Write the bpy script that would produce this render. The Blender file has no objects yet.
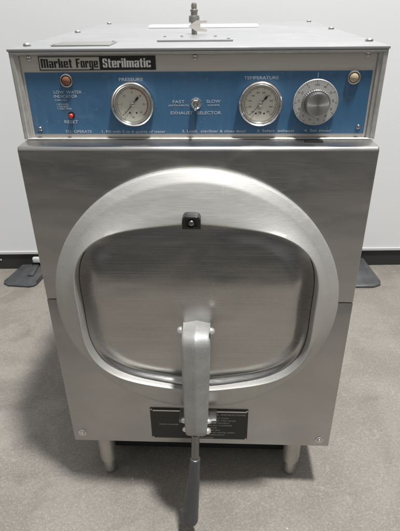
import bpy, bmesh, math, random
from mathutils import Vector, Matrix
random.seed(4)
S = bpy.context.scene
C = S.collection
PI = math.pi

# ---------------------------------------------------------------- camera, world, light
FZ = 0.54                                   # height of the cabinet's seam-zero above the floor
cam = bpy.data.cameras.new('camera')
cam.sensor_fit = 'HORIZONTAL'; cam.sensor_width = 36; cam.lens = 36 * 481.36 / 400
cam.clip_start = .02; cam.clip_end = 200
co = bpy.data.objects.new('camera', cam); C.objects.link(co)
co.location = (0.0311, -0.5882, 0.2643 + FZ)
co.rotation_euler = (1.0565, 0.0115, 0.0402)
S.camera = co

w = bpy.data.worlds.new('World'); S.world = w; w.use_nodes = True
nt = w.node_tree; nt.nodes.clear()
out = nt.nodes.new('ShaderNodeOutputWorld'); bg = nt.nodes.new('ShaderNodeBackground')
tc = nt.nodes.new('ShaderNodeTexCoord'); sp = nt.nodes.new('ShaderNodeSeparateXYZ'); rp = nt.nodes.new('ShaderNodeValToRGB')
mr = nt.nodes.new('ShaderNodeMapRange'); mr.inputs[1].default_value = -1; mr.inputs[2].default_value = 1
nt.links.new(tc.outputs['Generated'], sp.inputs[0]); nt.links.new(sp.outputs[2], mr.inputs[0]); nt.links.new(mr.outputs[0], rp.inputs[0])
e = rp.color_ramp.elements
e[0].position = 0; e[0].color = (.10, .095, .09, 1)
e[1].position = 1; e[1].color = (.86, .87, .88, 1)
for p, c in ((.5, (.11, .11, .11, 1)), (.58, (.22, .22, .22, 1)), (.75, (.50, .505, .51, 1))):
    n = e.new(p); n.color = c
wn_ = nt.nodes.new('ShaderNodeTexNoise'); wn_.inputs['Scale'].default_value = 2.6; wn_.inputs['Detail'].default_value = 3
wm_ = nt.nodes.new('ShaderNodeMapping'); wm_.inputs['Scale'].default_value = (1, 1, 2.5); nt.links.new(tc.outputs['Generated'], wm_.inputs[0]); nt.links.new(wm_.outputs[0], wn_.inputs['Vector'])
wr_ = nt.nodes.new('ShaderNodeMapRange'); wr_.inputs[1].default_value = .38; wr_.inputs[2].default_value = .62; wr_.inputs[3].default_value = .45; wr_.inputs[4].default_value = 1.6; nt.links.new(wn_.outputs[0], wr_.inputs[0])
wx_ = nt.nodes.new('ShaderNodeVectorMath'); wx_.operation = 'SCALE'; nt.links.new(rp.outputs[0], wx_.inputs[0]); nt.links.new(wr_.outputs[0], wx_.inputs['Scale'])
nt.links.new(wx_.outputs[0], bg.inputs[0]); bg.inputs[1].default_value = 0.72
nt.links.new(bg.outputs[0], out.inputs[0])

def area(name, loc, target, sx, sy, power, col=(1, 1, 1)):
    l = bpy.data.lights.new(name, 'AREA'); l.shape = 'RECTANGLE'; l.size = sx; l.size_y = sy; l.energy = power; l.color = col
    o = bpy.data.objects.new(name, l); C.objects.link(o); o.location = loc
    o.rotation_euler = (Vector(target) - Vector(loc)).to_track_quat('-Z', 'Y').to_euler()
    return o
area('ceiling_lamp', (.57, -0.41, 3.7), (.3, .1, .2), .22, .32, 180, (1, .99, .978))
S.view_settings.view_transform = 'Standard'; S.view_settings.look = 'None'
S.view_settings.exposure = .20; S.view_settings.gamma = 1
S.render.resolution_x = 771; S.render.resolution_y = 1024
S.render.engine = 'CYCLES'

# ---------------------------------------------------------------- materials
def newmat(name, base, rough=.5, metal=0., **kw):
    m = bpy.data.materials.new(name); m.use_nodes = True
    b = m.node_tree.nodes['Principled BSDF']
    b.inputs['Base Color'].default_value = (*base, 1); b.inputs['Roughness'].default_value = rough
    b.inputs['Metallic'].default_value = metal
    for k, v in kw.items(): b.inputs[k].default_value = v
    return m
def N(m, t, **kw):
    n = m.node_tree.nodes.new(t)
    for k, v in kw.items(): setattr(n, k, v)
    return n
def L(m, a, b): m.node_tree.links.new(a, b)
def bsdf(m): return m.node_tree.nodes['Principled BSDF']
def coords(m, scale=(1, 1, 1), rot=(0, 0, 0)):
    t = N(m, 'ShaderNodeTexCoord'); mp = N(m, 'ShaderNodeMapping'); mp.inputs['Scale'].default_value = scale
    mp.inputs['Rotation'].default_value = rot
    L(m, t.outputs['Object'], mp.inputs[0]); return mp.outputs[0]
def noise(m, vec, scale, detail=4, rough=.5, dist=0):
    n = N(m, 'ShaderNodeTexNoise'); n.inputs['Scale'].default_value = scale; n.inputs['Detail'].default_value = detail
    n.inputs['Roughness'].default_value = rough; n.inputs['Distortion'].default_value = dist
    L(m, vec, n.inputs['Vector']); return n.outputs[0]
def ramp(m, fac, stops):
    r = N(m, 'ShaderNodeValToRGB'); e = r.color_ramp.elements
    for i, (p, c) in enumerate(stops):
        q = e[i] if i < 2 else e.new(p)
        q.position = p; q.color = (c, c, c, 1) if not hasattr(c, '__len__') else (*c, 1)
    L(m, fac, r.inputs[0]); return r.outputs[0]
def mrange(m, fac, a, b, c, d):
    r = N(m, 'ShaderNodeMapRange')
    for i, v in enumerate((a, b, c, d)): r.inputs[i + 1].default_value = v
    L(m, fac, r.inputs[0]); return r.outputs[0]
def bump(m, h, strength, dist, prev=None):
    b = N(m, 'ShaderNodeBump'); b.inputs['Strength'].default_value = strength; b.inputs['Distance'].default_value = dist
    L(m, h, b.inputs['Height'])
    if prev: L(m, prev, b.inputs['Normal'])
    return b.outputs[0]
def mixc(m, fac, a, b, mode='MIX'):
    x = N(m, 'ShaderNodeMix', data_type='RGBA', blend_type=mode)
    for s, v in ((6, a), (7, b)):
        if hasattr(v, 'is_linked'): L(m, v, x.inputs[s])
        else: x.inputs[s].default_value = (*v, 1)
    if hasattr(fac, 'is_linked'): L(m, fac, x.inputs[0])
    else: x.inputs[0].default_value = fac
    return x.outputs[2]

def brushed(name, base, rough, streak=(3, 60, 260), smear=.10, bumpy=.25, metal=1., wave=0, dark=.86):
    m = newmat(name, base, rough, metal)
    v = coords(m, streak)
    fine = noise(m, v, 6, 5, .65)
    vc = coords(m, (1, 1, 1.6))
    blot = noise(m, vc, 7, 4, .55, .6)
    spots = noise(m, vc, 90, 3, .6)
    c = mixc(m, mrange(m, fine, .3, .7, 0, 1), tuple(x * dark for x in base), tuple(min(1, x * 1.05) for x in base))
    c = mixc(m, mrange(m, blot, .35, .7, 0, .22), c, tuple(x * .72 for x in (base[0], base[1] * .96, base[2] * .9)))
    c = mixc(m, mrange(m, spots, .66, .75, 0, .12), c, tuple(x * .6 for x in base))
    for k_, (rx_, sc_) in enumerate(((.5, 26), (-.9, 31), (1.4, 22))):
        q_ = noise(m, coords(m, (60, 1, 1.4), (0, rx_, 0)), 1.0 + sc_ * .1, 2, .5)
        mk = noise(m, coords(m, (1, 1, 1)), sc_, 2, .5)
        f_ = N(m, 'ShaderNodeMath', operation='MULTIPLY'); L(m, mrange(m, q_, .70, .73, 0, 1), f_.inputs[0]); L(m, mrange(m, mk, .58, .64, 0, .35), f_.inputs[1])
        c = mixc(m, f_.outputs[0], c, tuple(min(1, x * 1.35) for x in base))
    L(m, c, bsdf(m).inputs['Base Color'])
    r = N(m, 'ShaderNodeMath', operation='ADD'); 
    L(m, mrange(m, blot, .3, .7, rough - smear, rough + smear), r.inputs[0]); L(m, mrange(m, fine, .3, .7, -.05, .05), r.inputs[1])
    sm_ = noise(m, coords(m, (1.3, 1, 4.5)), 9, 4, .6, 1.2)
    r2 = N(m, 'ShaderNodeMath', operation='ADD'); L(m, r.outputs[0], r2.inputs[0]); L(m, mrange(m, sm_, .50, .72, 0, .08), r2.inputs[1])
    L(m, r2.outputs[0], bsdf(m).inputs['Roughness'])
    nb = bump(m, fine, bumpy, .00035)
    if wave:
        nb = bump(m, noise(m, coords(m, (1.0, 1, 2.2)), 5, 2, .4), 1.0, wave, nb)
    L(m, nb, bsdf(m).inputs['Normal'])
    return m
M = {}
M['body'] = brushed('brushed_stainless', (.440, .432, .422), .32, (4, 60, 260), .06, .12, wave=.006, dark=.93)
M['ledge'] = brushed('ledge_stainless', (.56, .55, .54), .28, (2, 60, 260), .06, .2, wave=.003)
M['ring'] = brushed('spun_aluminium', (.54, .535, .51), .56, (5, 60, 200), .04, .22, metal=.75, dark=.93)
M['door'] = brushed('door_stainless', (.450, .441, .425), .27, (1.2, 60, 150), .08, .15, wave=.009)
M['lid'] = brushed('lid_stainless', (.50, .505, .512), .35, (2, 60, 200), .06, .1, metal=.75)
M['frame'] = brushed('trim_aluminium', (.55, .54, .51), .38, (20, 20, 20), .05, .1, metal=.5)
M['silver'] = brushed('silver_band', (.62, .585, .535), .42, (2, 60, 220), .05, .1, metal=.3)
M['cast'] = None
m = newmat('cast_aluminium', (.36, .36, .35), .55, .6)
v = coords(m)
L(m, bump(m, noise(m, v, 420, 3, .7), .35, .0005), bsdf(m).inputs['Normal'])
sp_ = noise(m, v, 700, 2, .5)
L(m, mixc(m, mrange(m, sp_, .62, .72, 0, .7), mixc(m, mrange(m, noise(m, v, 30, 4), .35, .7, 0, 1), (.40, .40, .385), (.29, .29, .28)), (.60, .60, .59)), bsdf(m).inputs['Base Color'])
M['cast'] = m
M['leg'] = brushed('leg_cast', (.50, .48, .45), .45, (60, 60, 60), .05, .3, metal=.8)
M['chrome'] = newmat('chrome', (.72, .71, .69), .14, 1)
M['chrome_dull'] = newmat('dull_chrome', (.6, .59, .57), .3, 1)
M['bright'] = newmat('reflection_white', (.88, .88, .87), .35, .1)  # near-white paint imitating a reflection on the lid
M['brass'] = brushed('weathered_fitting', (.34, .33, .30), .4, (60, 60, 60), .06, .3, metal=.8)
M['knurl'] = newmat('knob_side', (.28, .28, .275), .35, .9)
M['nut'] = newmat('nut_metal', (.70, .69, .67), .30, .7)
m = newmat('blue_panel', (.05, .16, .34), .38)
v = coords(m, (1, 1, 1))
bl = noise(m, v, 9, 5, .6, .8)
dr = noise(m, coords(m, (60, 1, 4)), 2.2, 3, .5)
c = mixc(m, mrange(m, bl, .35, .7, 0, 1), (.048, .128, .235), (.062, .150, .262))
c = mixc(m, mrange(m, dr, .58, .74, 0, .40), c, (.12, .20, .30))
c = mixc(m, mrange(m, noise(m, v, 28, 5, .65, 1.0), .55, .72, 0, .35), c, (.030, .085, .170))
c = mixc(m, mrange(m, noise(m, coords(m, (1, 1, 2)), 13, 5, .7, 1.5), .58, .70, 0, .30), c, (.16, .24, .33))
sx3 = N(m, 'ShaderNodeSeparateXYZ'); tc3 = N(m, 'ShaderNodeTexCoord'); L(m, tc3.outputs['Object'], sx3.inputs[0])
for dx_, z1_ in ((-.1618, .126), (-.0015, .137)):          # rust-grey drip marks below the button and the switch
    ab = N(m, 'ShaderNodeMath', operation='ADD'); ab.inputs[1].default_value = -dx_; L(m, sx3.outputs[0], ab.inputs[0])
    ab2 = N(m, 'ShaderNodeMath', operation='ABSOLUTE'); L(m, ab.outputs[0], ab2.inputs[0])
    ff = N(m, 'ShaderNodeMath', operation='MULTIPLY'); L(m, mrange(m, ab2.outputs[0], .0014, .0006, 0, .65), ff.inputs[0]); L(m, mrange(m, sx3.outputs[2], z1_ + FZ, z1_ - .004 + FZ, 0, 1), ff.inputs[1])
    c = mixc(m, ff.outputs[0], c, (.035, .06, .085))
sc = noise(m, coords(m, (1, 1, 1)), 260, 2, .5)
c = mixc(m, mrange(m, sc, .72, .78, 0, .5), c, (.3, .42, .55))
L(m, c, bsdf(m).inputs['Base Color'])
L(m, mrange(m, bl, .3, .7, .30, .46), bsdf(m).inputs['Roughness'])
M['blue'] = m
M['white_ink'] = newmat('white_ink', (.50, .56, .62), .5)
M['black_ink'] = newmat('black_ink', (.018, .018, .018), .45)
M['black'] = newmat('black_enamel', (.012, .012, .012), .35)
M['plate'] = newmat('black_plate', (.022, .021, .020), .33, .2)
M['pale_ink'] = newmat('pale_ink', (.42, .41, .39), .5)
M['dialface'] = newmat('dial_face', (.62, .60, .52), .45)
M['dialalu'] = newmat('dial_aluminium', (.60, .59, .56), .42, .55)
M['red_ink'] = newmat('red_ink', (.42, .10, .06), .5)
M['red'] = newmat('red_plastic', (.55, .04, .035), .3)
M['amber'] = newmat('amber_lens', (.20, .085, .05), .2)
M['cream'] = newmat('cream_lens', (.42, .35, .23), .25)
M['rod'] = brushed('dark_rod', (.24, .235, .23), .33, (60, 60, 4), .05, .2)
m = newmat('phenolic_grip', (.045, .046, .048), .36)
v = coords(m)
L(m, mrange(m, noise(m, v, 45, 4), .3, .7, .28, .5), bsdf(m).inputs['Roughness'])
L(m, mixc(m, mrange(m, noise(m, coords(m, (1, 1, .25)), 160, 4, .7), .6, .75, 0, .6), (.050, .051, .053), (.13, .13, .125)), bsdf(m).inputs['Base Color'])
M['grip'] = m
M['dark'] = newmat('near_black', (.010, .010, .010), .7)
m = newmat('knob_face', (.62, .61, .59), .3, 1)
# radial brushing: angle based tone on the turned face
tcn = N(m, 'ShaderNodeTexCoord'); vm = N(m, 'ShaderNodeMapping'); L(m, tcn.outputs['Object'], vm.inputs[0])
vm.inputs['Location'].default_value = (-.1485, 0, -(.1435 + FZ))
gr = N(m, 'ShaderNodeSeparateXYZ'); L(m, vm.outputs[0], gr.inputs[0])
at2 = N(m, 'ShaderNodeVectorMath', operation='LENGTH'); L(m, vm.outputs[0], at2.inputs[0])
wv = N(m, 'ShaderNodeMath', operation='MULTIPLY'); wv.inputs[1].default_value = 1.0; L(m, at2.outputs['Value'], wv.inputs[0])
b = bsdf(m); b.inputs['Anisotropic'].default_value = .85
tg = N(m, 'ShaderNodeTangent', direction_type='RADIAL', axis='Y')
L(m, tg.outputs[0], b.inputs['Tangent'])
M['knobface'] = m

m = newmat('wall_paint', (.78, .785, .785), .6)
v = coords(m)
L(m, mixc(m, mrange(m, noise(m, v, 1.3, 3), .3, .7, 0, 1), (.675, .685, .690), (.705, .713, .717)), bsdf(m).inputs['Base Color'])
L(m, bump(m, noise(m, v, 120, 3), .06, .001), bsdf(m).inputs['Normal'])
M['wall'] = m
M['rail'] = newmat('black_rail', (.022, .022, .023), .45)
M['strip'] = newmat('pale_strip', (.50, .50, .49), .45)
m = newmat('foot_rubber', (.16, .165, .17), .5)
L(m, mixc(m, mrange(m, noise(m, coords(m), 30, 4), .35, .7, 0, 1), (.034, .036, .040), (.062, .062, .062)), bsdf(m).inputs['Base Color'])
M['rubber'] = m

m = newmat('concrete', (.3, .28, .25), .55)
v = coords(m)
big = noise(m, v, 1.7, 6, .6, .8); mid = noise(m, v, 7, 8, .7, .6); fine = noise(m, v, 300, 4, .7); grit = noise(m, v, 650, 2, .5)
f2_ = noise(m, v, 170, 5, .8, 0)
st_ = noise(m, v, 3.3, 7, .65, 1.5)
c = mixc(m, mrange(m, big, .35, .65, 0, 1), (.190, .173, .148), (.250, .231, .203))
c = mixc(m, mrange(m, mid, .45, .58, 0, .6), c, (.155, .141, .120))
c = mixc(m, mrange(m, f2_, .50, .64, 0, .34), c, (.140, .127, .108))
c = mixc(m, mrange(m, f2_, .48, .36, 0, .30), c, (.36, .335, .295))
c = mixc(m, mrange(m, st_, .54, .62, 0, .45), c, (.125, .114, .098))
c = mixc(m, mrange(m, fine, .55, .70, 0, .45), c, (.46, .44, .40))
c = mixc(m, mrange(m, fine, .46, .32, 0, .45), c, (.11, .10, .085))
vo = N(m, 'ShaderNodeTexVoronoi'); vo.inputs['Scale'].default_value = 46; L(m, v, vo.inputs['Vector'])
sel = N(m, 'ShaderNodeSeparateColor'); L(m, vo.outputs['Color'], sel.inputs[0])
fl = N(m, 'ShaderNodeMath', operation='MULTIPLY')
L(m, mrange(m, vo.outputs['Distance'], .10, .04, 0, 1), fl.inputs[0]); L(m, mrange(m, sel.outputs[0], .93, .95, 0, .5), fl.inputs[1])
c = mixc(m, mrange(m, noise(m, v, 24, 6, .75, 1.0), .60, .68, 0, .35), c, (.33, .315, .285))
c = mixc(m, fl.outputs[0], c, (.72, .71, .67))
cr = N(m, 'ShaderNodeTexVoronoi', feature='DISTANCE_TO_EDGE'); cr.inputs['Scale'].default_value = 5.5
wn = N(m, 'ShaderNodeTexNoise'); wn.inputs['Scale'].default_value = 9; wn.inputs['Detail'].default_value = 6; L(m, v, wn.inputs['Vector'])
wa = N(m, 'ShaderNodeMix', data_type='RGBA'); wa.inputs[0].default_value = .18; L(m, v, wa.inputs[6]); L(m, wn.outputs['Color'], wa.inputs[7]); L(m, wa.outputs[2], cr.inputs['Vector'])
c = mixc(m, mrange(m, cr.outputs['Distance'], .009, .0, 0, .10), c, (.46, .44, .40))
L(m, c, bsdf(m).inputs['Base Color'])
L(m, mrange(m, mid, .3, .7, .40, .62), bsdf(m).inputs['Roughness'])
L(m, bump(m, fine, .35, .0012, bump(m, mid, .3, .004)), bsdf(m).inputs['Normal'])
M['concrete'] = m

# ---------------------------------------------------------------- mesh helpers
def link(name, bm, mat, parent=None, dz=FZ, smooth=False, angle=35):
    me = bpy.data.meshes.new(name)
    bmesh.ops.translate(bm, verts=bm.verts, vec=(0, 0, dz))
    bmesh.ops.recalc_face_normals(bm, faces=bm.faces)
    if smooth:
        for f in bm.faces: f.smooth = True
        for ed in bm.edges:
            if len(ed.link_faces) == 2 and ed.calc_face_angle(0) > math.radians(angle): ed.smooth = False
    bm.to_mesh(me); bm.free()
    mats = mat if isinstance(mat, (list, tuple)) else [mat]
    for k in mats: me.materials.append(k)
    o = bpy.data.objects.new(name, me); C.objects.link(o)
    if parent:
        o.parent = parent
        o.matrix_parent_inverse = Matrix.Translation(-world(parent))
    return o
POS = {}
def world(o): return POS.get(o.name, Vector((0, 0, 0)))
def box(bm, x0, x1, y0, y1, z0, z1, bev=0, seg=2):
    r = bmesh.ops.create_cube(bm, size=1)
    vs = r['verts']
    for q in vs:
        q.co = Vector(((x0 + x1) / 2 + q.co.x * (x1 - x0), (y0 + y1) / 2 + q.co.y * (y1 - y0), (z0 + z1) / 2 + q.co.z * (z1 - z0)))
    if bev:
        es = {e for q in vs for e in q.link_edges}
        bmesh.ops.bevel(bm, geom=list(es), offset=bev, segments=seg, affect='EDGES', profile=.5)
    return bm
def rows(bm, rws, closed=True, cap0=False, cap1=False, mi=None):
    prev = None; vr = []
    for r in rws: vr.append([bm.verts.new(p) for p in r])
    n = len(vr[0])
    for k in range(len(vr) - 1):
        for i in range(n if closed else n - 1):
            j = (i + 1) % n
            f = bm.faces.new((vr[k][i], vr[k][j], vr[k + 1][j], vr[k + 1][i]))
            if mi is not None: f.material_index = mi
    if cap0: bm.faces.new(vr[0])
    if cap1: bm.faces.new(vr[-1])
    return vr
def lathe(bm, cx, cz, prof, n=48, knurl=0):
    """prof: (radius, y); axis along Y. Zero radius closes."""
    rws = []
    for (r, y) in prof:
        r = max(r, 1e-5)
        rws.append([(cx + math.cos(2 * PI * i / n) * r, y, cz + math.sin(2 * PI * i / n) * r) for i in range(n)])
    rows(bm, rws, True, True, True)
def tube(bm, pts, n=24):
    """pts: (Vector, radius)"""
    rws = []
    for k, (p, r) in enumerate(pts):
        a = pts[max(k - 1, 0)][0]; b_ = pts[min(k + 1, len(pts) - 1)][0]
        d = (b_ - a).normalized(); u = d.cross(Vector((0, 1, 0.001))).normalized(); v_ = d.cross(u)
        rws.append([tuple(p + u * math.cos(2 * PI * i / n) * r + v_ * math.sin(2 * PI * i / n) * r) for i in range(n)])
    rows(bm, rws, True, True, True)
def vlathe(bm, cx, cy, prof, n=32):
    rws = [[(cx + math.cos(2 * PI * i / n) * max(r, 1e-5), cy + math.sin(2 * PI * i / n) * max(r, 1e-5), z) for i in range(n)] for r, z in prof]
    rows(bm, rws, True, True, True)

def text_bm(bm, s, x, z, y, h=None, wd=None, align='L', bold=0., rot=0., flat=.0002, top=False, lift=.0001, shear=0):
    """writing cut from the built-in font, standing on the plane y, cap height h, optional width wd"""
    cu = bpy.data.curves.new('t', 'FONT'); cu.body = s; cu.offset = bold; cu.shear = shear; cu.resolution_u = 3
    ob = bpy.data.objects.new('t', cu); C.objects.link(ob)
    dg = bpy.context.evaluated_depsgraph_get(); dg.update()
    me = bpy.data.meshes.new_from_object(ob.evaluated_get(dg))
    C.objects.unlink(ob); bpy.data.objects.remove(ob)
    vs = [q.co.copy() for q in me.vertices]
    if not vs: return
    x0 = min(q.x for q in vs); x1 = max(q.x for q in vs); cap = .70
    sy = h / cap; sx = sy if not wd else wd / (x1 - x0)
    W = (x1 - x0) * sx
    ox = {'L': 0, 'C': -W / 2, 'R': -W}[align]
    cr_, sr_ = math.cos(rot), math.sin(rot)
    nv = []
    for q in vs:
        a = (q.x - x0) * sx + ox; b_ = q.y * sy
        if align == 'C' and rot: b_ -= h / 2
        nv.append(bm.verts.new((x + a * cr_ - b_ * sr_, y - lift, z + a * sr_ + b_ * cr_)))
    for p in me.polygons:
        try: bm.faces.new([nv[i] for i in p.vertices])
        except ValueError: pass
    bpy.data.meshes.remove(me)
def text_link(name, bm, mat, parent, depth=.0001):
    r = bmesh.ops.extrude_face_region(bm, geom=list(bm.faces))
    bmesh.ops.translate(bm, verts=[g for g in r['geom'] if isinstance(g, bmesh.types.BMVert)], vec=(0, -depth, 0))
    return link(name, bm, mat, parent)

def tag(o, label, cat, group=None, kind=None):
    if label: o['label'] = label
    if cat: o['category'] = cat
    if group: o['group'] = group
    if kind: o['kind'] = kind

# ---------------------------------------------------------------- setting: floor
bm = bmesh.new()
g = 3.6
for (a, b_) in (((-g, -g), (g, g)),):
    vs = [bm.verts.new(p) for p in ((-g, -1.3, 0), (g, -1.3, 0), (g, g, 0), (-g, g, 0))]
    bm.faces.new(vs)
o = link('floor', bm, M['concrete'], dz=0); o['kind'] = 'structure'

# ---------------------------------------------------------------- white panel wall behind, on black rail and feet
WY = .822; tilt = .041
root = bpy.data.objects.new('partition_wall', None); C.objects.link(root); root.location = (0, WY, 0)
POS['partition_wall'] = Vector((0, WY, 0))
tag(root, 'white wall panel with black bottom rail and grey feet behind the steel cabinet', 'partition')
def yw(x): return WY + tilt * x
def slab(bm, x0, x1, dy0, dy1, z0, z1):
    ps = [bm.verts.new(p) for p in ((x0, yw(x0) + dy0, z0), (x1, yw(x1) + dy0, z0), (x1, yw(x1) + dy1, z0), (x0, yw(x0) + dy1, z0),
                                    (x0, yw(x0) + dy0, z1), (x1, yw(x1) + dy0, z1), (x1, yw(x1) + dy1, z1), (x0, yw(x0) + dy1, z1))]
    for f in ((0, 1, 5, 4), (1, 2, 6, 5), (2, 3, 7, 6), (3, 0, 4, 7), (4, 5, 6, 7), (3, 2, 1, 0)): bm.faces.new([ps[i] for i in f])
bm = bmesh.new(); slab(bm, -2.4, 2.4, 0.0, .05, .064, 2.3); link('panel', bm, M['wall'], root, 0)
bm = bmesh.new(); slab(bm, -2.4, 2.4, -.004, .0, .060, .068); link('edge_strip', bm, M['strip'], root, 0)
bm = bmesh.new(); slab(bm, -2.4, 2.4, .004, .046, .002, .060); rl = link('bottom_rail', bm, M['rail'], root, 0)
bm = bmesh.new(); lathe(bm, -.700, .036, [(.004, yw(-.7) + .002), (.003, yw(-.7) + .0005), (0, yw(-.7))], 12); bmesh.ops.translate(bm, verts=bm.verts, vec=(0, 0, 0)); link('screw', bm, M['chrome_dull'], rl, 0)
def foot(pts_floor, name='foot'):
    """pts_floor: outline on the floor counter clockwise, front is thin, rear thick"""
    bm = bmesh.new()
    n = len(pts_floor)
    cx = sum(p[0] for p in pts_floor) / n; cy = sum(p[1] for p in pts_floor) / n
    lo = [(p[0], p[1], .001) for p in pts_floor]
    mid = [(p[0], p[1], .006) for p in pts_floor]
    hi = [(cx + (p[0] - cx) * .90, cy + (p[1] - cy) * .94, p[2]) for p in pts_floor]
    rows(bm, [lo, mid, hi], True, True, True)
    return link(name, bm, M['rubber'], root, 0, True)
f1 = foot([(-.662, .715, .010), (-.658, .698, .008), (-.640, .686, .008), (-.572, .680, .008), (-.556, .686, .008), (-.550, .698, .010), (-.520, .880, .022), (-.612, .880, .022)])
bm = bmesh.new(); box(bm, -.592, -.572, .73, .86, .0195, .0275, .003)
bmesh.ops.rotate(bm, verts=bm.verts, cent=(-.55, .86, .03), matrix=Matrix.Rotation(.08, 3, 'X') )
link('rib', bm, M['rubber'], f1, 0, True)
bm = bmesh.new(); box(bm, -.590, -.560, yw(-.57) - .012, yw(-.57) + .003, .030, .048, .003); link('bracket', bm, M['strip'], root, 0, True)
f2 = foot([(.395, .715, .010), (.420, .700, .010), (.510, .702, .010), (.535, .716, .010), (.540, .735, .012), (.510, .870, .030), (.420, .870, .030)])

# ---------------------------------------------------------------- the sterilizer
root = bpy.data.objects.new('steam_sterilizer', None); C.objects.link(root); root.location = (0, .3, 0)
POS['steam_sterilizer'] = Vector((0, .3, 0))
tag(root, 'stainless steel steam sterilizer with round door ring, blue control panel and long handle', 'sterilizer')
h = .225; s = .0345; D = .600; zt = .209; zc = .0996; zs = -.1278; zb = -.4308

# upper body cover: profile in y-z with a rounded shelf edge, seam at the bottom
def body_cover(z0, z1, rtop):
    bm = bmesh.new()
    prof = [(0, z0)]
    n = 8
    for i in range(n + 1):
        a = PI / 2 * i / n
        prof.append((rtop - math.cos(a) * rtop, z1 - rtop + math.sin(a) * rtop))
    prof += [(s + .03, z1), (.585, z1), (.585, z0)]
    # slight rolling of the side edges
    xs = [(-h, .0022), (-h + .0006, .0007), (-h + .0022, 0), (h - .0022, 0), (h - .0006, .0007), (h, .0022)]
    rws = []
    for x, dy in xs:
        rws.append([(x, max(y, 0) + (dy if y < .02 and z < z1 - .0001 else 0), z - (dy if z > z1 - .0005 else 0)) for y, z in prof])
    rows(bm, rws, True, True, True)
    return bm
cover = link('upper_cover', body_cover(zs + .0006, zc, .0065), M['body'], root, smooth=True, angle=50)
bm = bmesh.new(); box(bm, -h + .004, h - .004, .004, .58, zs - .02, zs + .02); link('inner_frame', bm, M['dark'], root)
bm = bmesh.new(); box(bm, -h, h, .0, .585, zb, zs - .0006, .0012, 2); lower = link('lower_panel', bm, M['body'], root, smooth=True)
# ledge sheet reflecting in front of the control panel
def screw(bm, x, z, y, r=.0035, hgt=.0025):
    lathe(bm, x, z, [(r, y), (r * .96, y - hgt * .45), (r * .7, y - hgt * .85), (r * .3, y - hgt), (0, y - hgt)], 20)
def slot_screw(x, z, y, parent, r=.0035, hgt=.0025, mat='chrome'):
    bm = bmesh.new(); screw(bm, x, z, y, r, hgt)
    sc_ = link('screw', bm, M[mat], parent, smooth=True)
    return sc_
# dimpled washers and screws of the lower panel
for x, z in ((-.2090, -.4115), (.2075, -.4165)):
    bm = bmesh.new()
    lathe(bm, x, z, [(.0078, 0), (.0070, -.0009), (.0058, -.0009), (.0046, -.0002), (.0030, -.0002), (0, -.0002)], 28)
    wsh = link('washer', bm, M['chrome_dull'], lower, smooth=True)
    bm = bmesh.new(); screw(bm, x, z, -.0002, .0033, .0026); link('screw', bm, M['chrome'], lower, smooth=True)
for z in (-.118, -.140):
    bm = bmesh.new(); lathe(bm, 0, 0, [(.003, 0), (.002, -.002), (0, -.002)], 12)
    bmesh.ops.rotate(bm, verts=bm.verts, cent=(0, 0, 0), matrix=Matrix.Rotation(PI / 2, 3, 'Z'))
    bmesh.ops.translate(bm, verts=bm.verts, vec=(h + .0002, .012, z)); link('screw', bm, M['chrome'], cover if z > zs else lower, smooth=True)

# legs
for x, y in ((-.177, .026), (.169, .033), (-.177, .53), (.169, .53)):
    bm = bmesh.new(); vlathe(bm, x, y, [(.0165, zb - .0005), (.0165, zb - .006), (.0160, zb - .012), (.0152, -.500), (.0148, -.5045), (.0120, -.5055)])
    lg = link('leg', bm, M['leg'], root, smooth=True)
    bm = bmesh.new(); vlathe(bm, x, y, [(.0112, -.5055), (.0112, -.514), (.0112, -.532), (.0100, -.5385), (.009, -.5396)])
    link('foot', bm, M['leg'], lg, smooth=True)

bm = bmesh.new(); box(bm, -.190, .185, .068, .505, -.526, zb - .0005, .004); link('underside_shade_box', bm, M['dark'], root)  # added near-black box, stands in for the deep shade between the legs

# control housing: shell with a stepped frame round the panel
def rect(hx, za, zb_, y): return [(-hx, y, za), (hx, y, za), (hx, y, zb_), (-hx, y, zb_)]
bm = bmesh.new()
hx = .2272; zA = zc + .0004; zB = zt - .0035
rows(bm, [rect(hx, zA, zB, D), rect(hx, zA, zB, s + .0020), rect(hx - .0006, zA, zB - .0004, s + .0005), rect(hx - .0022, zA + .0004, zB - .0016, s),
          rect(hx - .0056, zA + .0006, zB - .0030, s + .0002), rect(hx - .0062, zA + .0008, zB - .0034, s + .0022),
          rect(hx - .0102, zA + .0012, zB - .0040, s + .0030), rect(hx - .0108, zA + .0014, zB - .0046, s + .0078)], True, True, True)
housing = link('control_housing', bm, M['frame'], root)
bm = bmesh.new(); box(bm, -hx - .0008, hx + .0008, s - .0012, D + .001, zt - .0033, zt, .0009, 2)
lid = link('top_cover', bm, M['lid'], root, smooth=True)
for x, y in ((-.2150, .070), (-.2135, .310), (-.2135, .572), (.2175, .578), (.2175, .335), (.2190, .096)):
    bm = bmesh.new(); vlathe(bm, x, y, [(.0052, zt + .0001), (.0050, zt + .0022), (.0036, zt + .0036), (0, zt + .0040)], 20)
    link('screw', bm, M['chrome_dull'], lid, smooth=True)
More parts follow.
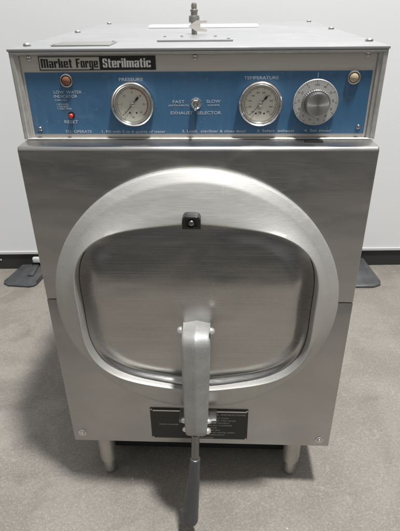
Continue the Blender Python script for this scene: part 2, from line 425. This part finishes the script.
# raised data plates on the lid
bm = bmesh.new(); box(bm, -.182, -.108, .060, .110, zt + .0002, zt + .0016, .0004); pl = link('data_plate', bm, M['ledge'], lid, smooth=True)
for x, y in ((-.178, .064), (-.112, .106)):
    bm = bmesh.new(); vlathe(bm, x, y, [(.0022, zt + .0016), (.0018, zt + .0026), (0, zt + .003)], 12); link('rivet', bm, M['chrome'], pl, smooth=True)
bm = bmesh.new(); box(bm, -.055, .046, .112, .172, zt + .0002, zt + .0022, .0004); pl = link('data_plate', bm, M['lid'], lid, smooth=True)
for x, y in ((-.050, .167), (-.026, .169), (.022, .167), (.040, .122)):
    bm = bmesh.new(); vlathe(bm, x, y, [(.0024, zt + .0022), (.002, zt + .0034), (0, zt + .0038)], 12); link('rivet', bm, M['chrome'], pl, smooth=True)
# added white strip painted as a bright reflection at the back of the lid
bm = bmesh.new(); box(bm, -.105, .098, .400, .440, zt + .0002, zt + .0045, .001); link('reflection_strip', bm, M['bright'], lid, smooth=True)

# relief valve standing on the lid
vx, vy = -.0120, .250
bm = bmesh.new()
vlathe(bm, vx, vy, [(.0045, zt + .0002), (.0045, zt + .013), (.0050, zt + .0135), (.0050, zt + .016), (.0080, zt + .0165), (.0084, zt + .018), (.0084, zt + .024), (.0076, zt + .026), (.0052, zt + .0265), (.0052, zt + .031), (.0060, zt + .0315), (.0060, zt + .034), (.0042, zt + .035), (.0045, zt + .040), (.0034, zt + .043), (0, zt + .0445)], 24)
valve = link('relief_valve', bm, M['brass'], root, smooth=True)
bm = bmesh.new()
ol = [(-.015, .0), (-.002, .0075), (.014, .0080), (.014, .0045), (.004, .0035), (.004, -.0035), (.014, -.0045), (.014, -.0080), (-.002, -.0075)]
yv = vy - .012
rows(bm, [[(vx + .006 + a, yv, zt + .0120 + b_) for a, b_ in ol], [(vx + .006 + a, yv + .003, zt + .0120 + b_) for a, b_ in ol]], True, False, False)
for yy in (yv, yv + .003):
    for q in ((0, 1, 4, 5, 8), (1, 2, 3, 4), (5, 6, 7, 8)):
        bm.faces.new([bm.verts.new((vx + .006 + ol[k][0], yy, zt + .0120 + ol[k][1])) for k in q])
bmesh.ops.remove_doubles(bm, verts=bm.verts, dist=1e-6)
link('lever', bm, M['silver'], valve)

# control panel
yP = .0405
bm = bmesh.new(); box(bm, -.2163, .2163, yP, yP + .0018, zc + .0022, zt - .0082); cp = link('control_panel', bm, M['silver'], root)
bm = bmesh.new(); box(bm, -.2134, .2134, yP - .0006, yP, .1058, .1815, .0002, 1); link('blue_face', bm, M['blue'], cp)
yB = yP - .0006
ink = bmesh.new()
def T(s_, x, z, hh, wd=None, al='L', bold=0.): text_bm(ink, s_, x, z, yB, hh, wd, al, bold)
T('LOW  WATER', -.1800, .1564, .0036, .0355)
T('INDICATOR', -.1805, .1514, .0036, .0300)
T('IF LAMP IS ON', -.1800, .1474, .0022, .0145, bold=0)
T('1. ADD WATER', -.1785, .1424, .0020, .0150)
T('2. PUSH RESET', -.1785, .1396, .0020, .0150)
T('3. RESET TIMER', -.1785, .1368, .0020, .0185)
T('RESET', -.1628, .1196, .0038, .0178, 'C')
T('PRESSURE', -.0808, .1712, .0036, .0300, 'C')
T('TEMPERATURE', .0800, .1722, .0036, .0420, 'C')
T('FAST', -.0225, .1442, .0036, .0150, 'C')
T('(INSTRUMENTS)', -.0225, .1405, .0020, .0260, 'C')
T('SLOW', .0215, .1446, .0036, .0175, 'C')
T('(LIQUIDS)', .0215, .1408, .0020, .0150, 'C')
T('EXHAUST   SELECTOR', -.0010, .1304, .0038, .0640, 'C')
T('TO  OPERATE', -.1725, .1072, .0034, .0350)
T('1. Fill with 5 to 6 quarts of water', -.1240, .1072, .0034, .0830)
T('2. Load,  sterilizer & close door', -.0194, .1076, .0034, .0830)
T('3. Select  exhaust', .0777, .1080, .0034, .0475)
T('4. Set timer', .1377, .1082, .0034, .0345)
box(ink, .1480, .1489, yB - .0003, yB, .1738, .1795)
text_link('lettering', ink, M['white_ink'], cp)
for x, z in ((-.2045, .1975), (.2047, .1995), (-.2052, .1125), (.2056, .1143), (-.0010, .1975)):
    bm = bmesh.new(); screw(bm, x, z, yP - (.0006 if z < .15 else 0), .0033, .0028); link('screw', bm, M['chrome'], cp, smooth=True)
# nameplate
bm = bmesh.new(); box(bm, -.1930, -.1170, yP - .0006, yP, .1838, .1998); npl = link('nameplate', bm, M['silver'], cp)
bm = bmesh.new(); box(bm, -.1168, -.0490, yP - .0006, yP, .1838, .1998)
t_ = .0009
for (a, b_, c_, d_) in ((-.1930, -.1170, .1838, .1838 + t_), (-.1930, -.1170, .1998 - t_, .1998), (-.1930, -.1930 + t_, .1838 + t_, .1998 - t_), (-.1170 - t_, -.1170, .1838 + t_, .1998 - t_)):
    box(bm, a, b_, yP - .0010, yP - .00062, c_, d_)
link('black_border', bm, M['black_ink'], cp)
EN = [(.4, 2, 0, .4), (.4, 2, 5.6, 6), (3, 4.6, 0, .4), (3, 4.6, 5.6, 6)]
GL = {
 'M': (8.2, [(0, 2.1, 0, 8), (2.1, 3.05, 6.9, 8), (3.05, 5.15, 0, 7.7), (5.15, 6.1, 6.9, 7.7), (6.1, 8.2, 0, 7.7)]),
 'a': (5, [(0, 2, .4, 2.9), (.4, 2, 0, .4), (2, 3, 0, .8), (3, 5, 0, 5.6), (3, 4.6, 5.6, 6), (.4, 3, 2.9, 3.6), (.4, 3, 5.3, 6), (0, 2, 4.4, 5.3)]),
 'r': (4.1, [(0, 2, 0, 6), (2, 2.5, 4.7, 5.6), (2.5, 4.1, 3.9, 6)]),
 'k': (5.1, [(0, 2, 0, 8), (2, 2.7, 2.7, 3.7), (2.7, 4.8, 3.4, 6), (2.7, 5.1, 0, 3.1)]),
 'e': (5, [(0, 2, .4, 5.6), (2, 3, 0, .8), (2, 3, 5.2, 6), (2, 5, 2.4, 3.1), (3, 5, 3.1, 5.6), (3, 5, .4, 1.6)] + EN),
 't': (3.5, [(.6, 2.6, .4, 7.6), (0, .6, 5.1, 6), (2.6, 3.5, 5.1, 6), (1, 3.5, 0, .4), (2.6, 3.5, .4, .9)]),
 'F': (5, [(0, 2.3, 0, 8), (2.3, 5, 6.9, 8), (2.3, 4.4, 3.6, 4.7)]),
 'o': (5, [(0, 2, .4, 5.6), (3, 5, .4, 5.6), (2, 3, 0, .8), (2, 3, 5.2, 6)] + EN),
 'g': (5, [(0, 2, .4, 5.6), (2, 3, 0, .8), (2, 3, 5.2, 6), (.4, 2, 0, .4), (.4, 2, 5.6, 6), (3, 5, -.9, 6), (.3, 4.7, -1.6, -.9)]),
 'S': (5, [(.4, 4.6, 7.1, 8), (0, 2, 4.4, 7.1), (3, 5, 5.5, 7.1), (.4, 4.6, 3.6, 4.4), (3, 5, .9, 3.6), (0, 2, .9, 2.5), (.4, 4.6, 0, .9)]),
 'i': (2, [(0, 2, 0, 6), (0, 2, 6.7, 8)]), 'l': (2, [(0, 2, 0, 8)]),
 'm': (7.8, [(0, 2, 0, 6), (2, 2.9, 5, 5.8), (2.9, 4.9, 0, 5.8), (4.9, 5.8, 5, 5.8), (5.8, 7.8, 0, 5.8)]),
 'c': (5, [(0, 2, .4, 5.6), (3, 5, 3.9, 5.6), (3, 5, .4, 2.1), (2, 3, 0, .8), (2, 3, 5.2, 6)] + EN)}
def heavy(s_, x, z, hh, wd):
    tot = sum(GL[k][0] for k in s_) + .75 * (len(s_) - 1); sx_ = wd / tot; sz = hh / 8
    b_ = bmesh.new(); cx_ = 0
    for k in s_:
        for (a, c_, e_, f_) in GL[k][1]:
            b_.faces.new([b_.verts.new((x + (cx_ + p) * sx_, yP - .0007, z + q * sz)) for p, q in ((a, e_), (c_, e_), (c_, f_), (a, f_))])
        cx_ += GL[k][0] + .75
    return b_
for s_, x, wd_k in (('Market', -.1905, .0385), ('Forge', -.1470, .0270)):
    text_link('black_lettering', heavy(s_, x, .1868, .0102, wd_k), M['black_ink'], cp)
text_link('white_lettering', heavy('Sterilmatic', -.1140, .1868, .0102, .0590), newmat('logo_white', (.78, .78, .76), .5), cp)

# gauges
def gauge(name, cx, cz, R, kind):
    bm = bmesh.new()
    lathe(bm, cx, cz, [(R * .97, yB), (R, yB - .0015), (R * 1.0, yB - .0070), (R * .975, yB - .0092), (R * .93, yB - .0100), (R * .885, yB - .0090), (R * .865, yB - .0078), (R * .85, yB - .0084), (R * .82, yB - .0078), (R * .79, yB - .0050), (R * .78, yB - .0040), (.001, yB - .0040)], 72)
    bz = link(name, bm, M['chrome'], root, smooth=True, angle=60)
    yd = yB - .0042
    bm = bmesh.new(); lathe(bm, cx, cz, [(R * .775, yd + .0002), (R * .775, yd), (0, yd)], 64); link('dial', bm, M['dialface'], bz)
    bm = bmesh.new(); rd = R * .775
    def arcq(bm, a0, a1, r0, r1, yy, n=1):
        for k in range(n):
            p, q = a0 + (a1 - a0) * k / n, a0 + (a1 - a0) * (k + 1) / n
            bm.faces.new([bm.verts.new((cx + math.cos(math.radians(a)) * r, yy, cz + math.sin(math.radians(a)) * r)) for a, r in ((p, r0), (q, r0), (q, r1), (p, r1))])
    A0, A1 = 225, -45
    nt_ = 30 if kind == 'p' else 45
    for k in range(nt_ + 1):
        a = A0 + (A1 - A0) * k / nt_
        big_ = k % 5 == 0
        arcq(bm, a - (.7 if big_ else .35), a + (.7 if big_ else .35), rd * (.80 if big_ else .86), rd * .92, yd - .0001)
    arcq(bm, A1, A0, rd * .925, rd * .94, yd - .00012, 60)
    if kind == 'p':
        nums = ['0', '5', '10', '15', '20', '25', '30']
        for i, s_ in enumerate(nums):
            a = math.radians(A0 + (A1 - A0) * i / 6); text_bm(bm, s_, cx + math.cos(a) * rd * .66, cz + math.sin(a) * rd * .66 - .0010, yd, .0022, None, 'C')
        text_bm(bm, 'PSI', cx, cz - rd * .80, yd, .0020, None, 'C')
    else:
        nums = ['100', '120', '140', '160', '180', '200', '220', '240', '260', '280']
        for i, s_ in enumerate(nums):
            a = math.radians(A0 + (A1 - A0) * i / 9); text_bm(bm, s_, cx + math.cos(a) * rd * .64, cz + math.sin(a) * rd * .64 - .0010, yd, .0020, .0042, 'C')
        text_bm(bm, 'DEG. F', cx, cz - rd * .32, yd, .0015, None, 'C')
        text_bm(bm, '°F', cx, cz - rd * .62, yd, .0034, None, 'C', bold=.02)
    for q in (-1, 1) :
        r_ = .0011; zz = cz - rd * (.50 if kind == 'p' else .56); xx = cx + q * rd * (.20 if kind == 'p' else .24)
        if kind == 'p' or True:
            bm.faces.new([bm.verts.new((xx + math.cos(i * PI / 6) * r_, yd - .0001, zz + math.sin(i * PI / 6) * r_)) for i in range(12)])
    link('markings', bm, M['black_ink'], bz)
    if kind == 'p':
        bm = bmesh.new(); arcq(bm, 95, -42, rd * .865, rd * .905, yd - .0003, 40); link('red_arc', bm, M['red_ink'], bz)
    # needle, pointing to the lower left
    ang = math.radians(228)
    d = Vector((math.cos(ang), 0, math.sin(ang))); pz = Vector((-d.z, 0, d.x)); c0 = Vector((cx, yd - .0009, cz))
    bm = bmesh.new()
    pr = [(-.54, .055), (-.30, .055), (-.28, .02), (.0, .024), (.88, .008)] if kind == 'p' else [(-.60, .0), (-.50, .062), (-.40, .062), (-.32, .02), (0, .020), (.90, .007)]
    up = [c0 + d * a * rd + pz * b_ * rd for a, b_ in pr]; dn = [c0 + d * a * rd - pz * b_ * rd for a, b_ in reversed(pr)]
    ol_ = [tuple(p) for p in up + dn]
    rows(bm, [ol_, [(a, b_ - .0004, c_) for a, b_, c_ in ol_]], True, True, True)
    bmesh.ops.remove_doubles(bm, verts=bm.verts, dist=1e-6)
    nd = link('needle', bm, M['black_ink'], bz)
    bm = bmesh.new(); lathe(bm, cx, cz, [(rd * .12, yd), (rd * .12, yd - .0018), (rd * .07, yd - .0024), (0, yd - .0024)], 20); link('hub', bm, M['chrome_dull'], bz, smooth=True)
    return bz
gauge('pressure_gauge', -.0803, .1440, .0274, 'p')
gauge('temperature_gauge', .0800, .1440, .0274, 't')

# timer
tx, tz = .1480, .1450
yD = yB - .0050
bm = bmesh.new(); lathe(bm, tx, tz, [(.010, yB), (.010, yB - .002), (.0270, yB - .0028), (.0277, yB - .0034), (.0277, yD + .0006), (.0272, yD), (0.001, yD)], 72)
dial = link('timer_dial', bm, M['dialalu'], root, smooth=True)
bm = bmesh.new()
for k in range(60):
    a = 2 * PI * k / 60; w_ = .012 if k % 5 == 0 else .006
    r0 = .0235 if k % 5 == 0 else .0250
    bm.faces.new([bm.verts.new((tx + math.cos(a + q) * r, yD - .0001, tz + math.sin(a + q) * r)) for q, r in ((-w_, r0), (w_, r0), (w_ * .8, .0268), (-w_ * .8, .0268))])
for k, s_ in enumerate(['OFF', '60', '55', '50', '45', '40', '35', '30', '25', '20', '15', '10', '5']):
    a = PI / 2 - 2 * PI * k / 13
    text_bm(bm, s_, tx + math.cos(a) * .0212, tz + math.sin(a) * .0212, yD, .0023, None, 'C', rot=(a - PI / 2) or .0001)
link('markings', bm, M['black_ink'], dial)
bm = bmesh.new(); n = 120; rws = []
for r, y in ((.0165, yD - .0001), (.0165, yD - .0060), (.0158, yD - .0068), (.0142, yD - .0070), (.0142, yD - .0150), (.0136, yD - .0165)):
    rr = [];
    for i in range(n):
        a = 2 * PI * i / n; q = r + (.0007 if (i % 3 == 0 and y > yD - .0066) else 0) + (.0003 if (i % 3 == 0 and yD - .0152 < y < yD - .0069) else 0)
        rr.append((tx + math.cos(a) * q, y, tz + math.sin(a) * q))
    rws.append(rr)
rows(bm, rws, True, True, True); kb = link('knob', bm, M['knurl'], dial)
bm = bmesh.new(); lathe(bm, tx, tz, [(.0136, yD - .0165), (.0134, yD - .0170), (.0125, yD - .0172), (.0015, yD - .0168), (0, yD - .0168)], 64); link('knob_cap', bm, M['knobface'], dial, smooth=True)

# lamps, reset, toggle
def lamp_(name, cx, cz, R, lens):
    bm = bmesh.new(); lathe(bm, cx, cz, [(R, yB), (R, yB - .002), (R * .93, yB - .0034), (R * .80, yB - .0038), (R * .72, yB - .0030), (R * .70, yB - .0018), (0, yB - .0018)], 40)
    o_ = link(name, bm, M['chrome_dull'], root, smooth=True)
    bm = bmesh.new(); lathe(bm, cx, cz, [(R * .69, yB - .0019), (R * .66, yB - .0030), (R * .50, yB - .0042), (R * .25, yB - .0050), (0, yB - .0052)], 32)
    link('lens', bm, M[lens], o_, smooth=True); return o_
lamp_('indicator_lamp', -.1611, .1722, .0083, 'amber')['label'] = 'amber indicator lamp in a chrome bezel above the low water lettering'
lamp_('indicator_lamp', .1914, .1739, .0083, 'cream')['label'] = 'cream indicator lamp in a chrome bezel right of the timer dial'
bm = bmesh.new(); lathe(bm, -.1612, .1300, [(.0043, yB), (.0043, yB - .0006), (.0036, yB - .0008), (0, yB - .0008)], 24); rs = link('reset_socket', bm, M['black'], root, smooth=True)
bm = bmesh.new(); lathe(bm, -.1612, .1296, [(.0026, yB - .0008), (.0026, yB - .0050), (.0020, yB - .0058), (0, yB - .006)], 20); link('reset_button', bm, M['red'], rs, smooth=True)
bm = bmesh.new(); lathe(bm, -.0006, .1440, [(.0068, yB), (.0068, yB - .0010), (.0062, yB - .0014), (.0060, yB - .0014)], 32)
lathe(bm, -.0006, .1440, [(.0056, yB - .0015), (.0056, yB - .0038), (.0046, yB - .0046), (.0040, yB - .0046), (.0040, yB - .0070), (.0030, yB - .0072), (.0028, yB - .0060), (0, yB - .006)], 6)
tg_ = link('toggle_switch', bm, M['chrome'], root)
bm = bmesh.new(); tube(bm, [(Vector((-.0006, yB - .006, .1440)), .0013), (Vector((-.0006, yB - .014, .1418)), .0018), (Vector((-.0006, yB - .0185, .1406)), .0022), (Vector((-.0006, yB - .0200, .1402)), .0015)], 14)
link('lever', bm, M['chrome'], tg_, smooth=True)
# small dark tab under the timer
bm = bmesh.new(); box(bm, .1380, .1600, s - .014, s - .003, zc + .0002, zc + .0018, .0005); link('tab', bm, M['black'], root)

# ---------------------------------------------------------------- door ring and door
CX, CZ = -.0020, -.1305
CO = [0.16053, 0.0, -0.0159, -0.00114, -0.00741, 0, 0.0039, 0.0]
def rop(th): return sum(c * math.cos(k * (th - PI / 2)) for k, c in enumerate(CO))
NA = 288
def opening(sc_, off, y):
    r_ = []
    for i in range(NA):
        th = 2 * PI * i / NA; q = rop(th) * sc_ + off
        r_.append((CX + math.cos(th) * q, y, CZ + math.sin(th) * q))
    return r_
def circ(R_, y, cz=CZ): return [(CX - .001 + math.cos(2 * PI * i / NA) * R_, y, cz + math.sin(2 * PI * i / NA) * R_) for i in range(NA)]
def mixr(a, b_, t, y): return [(p[0] + (q[0] - p[0]) * t, y, p[2] + (q[2] - p[2]) * t) for p, q in zip(a, b_)]
op = opening(1, 0, 0); ci = circ(.1880, 0)
bm = bmesh.new()
rw = [circ(.2040, .0), circ(.2044, -.007), circ(.2038, -.0088), circ(.2018, -.0102), circ(.1925, -.0168), circ(.1905, -.0180), circ(.1888, -.0188),
      mixr(op, ci, .75, -.0228), mixr(op, ci, .5, -.0268), mixr(op, ci, .28, -.0304), mixr(op, ci, .08, -.0336),
      opening(1, .0018, -.0340), opening(1, .0009, -.0340), opening(1, .0003, -.0336), opening(1, 0, -.0326), opening(1, -.0006, -.028), opening(1, -.0012, -.006)]
rows(bm, rw, True)
link('door_ring', bm, M['ring'], root, smooth=True, angle=60)
# door: pressed dish behind the ring lip
import mathutils
def dprof(t):
    if t > .93:
        u = (t - .93) / .062; u = min(1, u); u = u * u * (3 - 2 * u)
        return -.0145 - .0105 * u
    return -.0145
bm = bmesh.new()
ts = [.003, .05, .1, .15, .2, .25, .3, .35, .4, .45, .5, .55, .6, .65, .7, .74, .78, .80, .82, .84, .86, .88, .90, .91, .92, .93, .94, .95, .96, .97, .98, .988, .992]
rw = []
for t in ts:
    r_ = []
    for i in range(NA):
        th = 2 * PI * i / NA; q = rop(th) * t - .0006 * t
        x = CX + math.cos(th) * q; z = CZ + math.sin(th) * q
        y = dprof(t)
        # pressed hollow round the handle pivot
        u = min(1, max(0, (.016 - z) / .110)); u = u * u * (3 - 2 * u)
        v_ = min(1, max(0, (z + .262) / .10)); v_ = v_ * v_ * (3 - 2 * v_)
        y -= .0130 * u * (.35 + .65 * v_) * (lambda q: q * q * (3 - 2 * q))(min(1, (1 - t) / .20))
        sd = max(0, -math.sin(th)) ** 1.4
        y += (1 - sd) * 1.0 * (-.0145 - dprof(t))
        y += -.0010 * math.exp(-((x / .030) ** 2 + ((z + .152) / .010) ** 2)) - .0004 * math.exp(-(((abs(x) - .038) / .016) ** 2 + ((z + .142) / .006) ** 2))
        y += .00045 * math.sin(z * 190 + 3 * x) * math.exp(-((z + .035) / .035) ** 2) * max(0, 1 - t)
        r_.append((x, y, z))
    rw.append(r_)
rows(bm, rw, True, True); door = link('door', bm, M['door'], root, smooth=True, angle=70)
bm = bmesh.new(); rows(bm, [opening(1, .004, -.004), opening(.02, 0, -.004)], True, False, True); link('gasket', bm, M['dark'], root)
# latch bracket at the top of the opening
bm = bmesh.new()
lx = -.0045; n = 12
ol = [(-.0115, -.0085), (.0115, -.0085)] + [(.0115 - .006 + .006 * math.cos(a * PI / 2 / 6), .0035 + .006 * math.sin(a * PI / 2 / 6)) for a in range(7)] + [(-.0115 + .006 - .006 * math.sin(a * PI / 2 / 6), .0035 + .006 * math.cos(a * PI / 2 / 6)) for a in range(7)]
lz = .0160
rows(bm, [[(lx + a, -.028, lz + b_) for a, b_ in ol], [(lx + a, -.042, lz + b_) for a, b_ in ol], [(lx + a * .9, -.0436, lz + b_ * .9) for a, b_ in ol], [(lx + a * .62, -.0436, lz + b_ * .62) for a, b_ in ol], [(lx + a * .58, -.0415, lz + b_ * .58) for a, b_ in ol]], True, True, True)
lb = link('latch_bracket', bm, M['black'], root, smooth=True)
bm = bmesh.new(); screw(bm, lx, lz, -.0415, .0042, .0035); link('bolt', bm, M['rod'], lb, smooth=True)

# handle arm: cast channel with a centre ridge
bm = bmesh.new(); rws = []
path = [  # z, y of front, half width, back y, ridge
    (-.1385, -.0380, .0178, -.0130, .0014), (-.1370, -.0500, .0192, -.0135, .0024), (-.1385, -.0600, .0197, -.0140, .0030), (-.1435, -.0665, .0200, -.0150, .0055), (-.1530, -.0695, .0201, -.016, .0055),
    (-.175, -.0715, .0200, -.0220, .0055), (-.205, -.0735, .0197, -.0300, .0055), (-.240, -.0755, .0190, -.0390, .0055), (-.280, -.0775, .0179, -.0420, .0050), (-.305, -.0790, .0168, -.0440, .0045),
    (-.3150, -.0788, .0162, -.0460, .0022), (-.3185, -.0765, .0150, -.0480, .0012)]
for z, y, hw, yb, rg in path:
    sx = -.0005 - .0015 * ((-.118 - z) / .2)
    r_ = [(-hw * .93, yb), (-hw, yb - .003), (-hw, y + .0030), (-hw * .93, y + .0010), (-hw * .80, y), (-hw * .45, y - rg * .42), (-hw * .12, y - rg * .93), (0, y - rg), (hw * .12, y - rg * .93), (hw * .45, y - rg * .42), (hw * .80, y), (hw * .93, y + .0010), (hw, y + .0030), (hw, yb - .003), (hw * .93, yb), (0, yb - .0001)]
    pk = max(0, 1 - (-.1385 - z) / .03) if z < -.13 else 1
    rws.append([(sx + a, b_, z - .006 - .0040 * pk * abs(a) / hw + .0015 * pk) for a, b_ in r_])
rows(bm, rws, True, True, True)
arm = link('handle_arm', bm, M['cast'], root, smooth=True, angle=62)
arm['label'] = 'cast grey door arm running down over the ring'
def nut(x, y, z, sgn, r=.0044):
    bm = bmesh.new(); lathe(bm, 0, 0, [(r * 1.1, 0), (r * 1.1, -.0022), (r, -.0030), (r * .92, -.0038), (r * .7, -.0054), (r * .35, -.0062), (0, -.0064)], 24)
    bmesh.ops.rotate(bm, verts=bm.verts, cent=(0, 0, 0), matrix=Matrix.Rotation(PI / 2 * sgn, 3, 'Z'))
    bmesh.ops.translate(bm, verts=bm.verts, vec=(x, y, z)); link('cap_nut', bm, M['nut'], arm, smooth=True)
nut(-.0203, -.058, -.1375, -1); nut(.0193, -.058, -.1385, 1)
nut(-.0190, -.068, -.3010, -1, .0042); nut(-.0170, -.072, -.3160, -1, .0038)
nut(.0150, -.068, -.3020, 1, .0036); nut(.0140, -.072, -.3180, 1, .0048)
bm = bmesh.new(); box(bm, -.031, .029, -.048, -.022, -.3290, -.3215, .0015); link('cross_bracket', bm, M['rod'], arm, smooth=True)
a_ = Vector((-.0030, -.076, -.322)); b0 = Vector((-.0040, -.083, -.366)); b1 = Vector((-.0148, -.0985, -.504))
bm = bmesh.new(); tube(bm, [(a_, .0062), (b0 + (b1 - b0) * .05, .0062)], 24); rod = link('handle_rod', bm, M['rod'], root, smooth=True)
bm = bmesh.new(); dd = b1 - b0
tube(bm, [(b0, .0066), (b0 + dd * .006, .0080), (b0 + dd * .03, .0084), (b0 + dd * .3, .0098), (b0 + dd * .6, .0118), (b0 + dd * .93, .0138), (b0 + dd * .97, .0139), (b0 + dd * .99, .0132), (b0 + dd, .0112)], 40)
link('grip', bm, M['grip'], root, smooth=True)

# instruction plate on the lower panel
bm = bmesh.new(); box(bm, -.0850, .0820, -.0012, 0, -.4180, -.3465, .0004, 1); ip = link('instruction_plate', bm, M['plate'], root)
ink = bmesh.new(); yI = -.0012
text_bm(ink, 'DRAIN-CLEANER', -.0700, -.3850, yI, .0027, .0330, bold=.004)
text_bm(ink, 'CLEANING  INSTRUCTIONS', .0035, -.3600, yI, .0030, .0740, bold=.008)
ls = ['1. DRAIN HOT CLEAN', '   CLEANER AND RINSE', '   USE DETERGENT', '2. BRUSH CYLINDER', '3. RINSE', '4. WIPE DRY', '   LEAVE DOOR OPEN', '   OVERNIGHT']
wd_ = [.040, .048, .038, .046, .020, .026, .047, .030]
for i, (t, q) in enumerate(zip(ls, wd_)): text_bm(ink, t, .0130 - (.004 if t[0] != ' ' else 0), -.3680 - i * .0058, yI, .0027, q, bold=.004)
text_bm(ink, 'FLUSH DRAIN', -.0060, -.4155, yI, .0027, .0290, bold=.002)
text_link('lettering', ink, M['pale_ink'], ip)
bm = bmesh.new(); box(bm, -.0800, .0790, -.0030, -.0012, -.3515, -.3485, .0005); link('pale_edge', bm, M['chrome_dull'], ip)
for x, z in ((-.0825, -.3490), (.0798, -.3490), (-.0825, -.4155), (.0795, -.4155)):
    bm = bmesh.new(); screw(bm, x, z, -.0012, .0018, .0012); link('rivet', bm, M['chrome_dull'], ip, smooth=True)
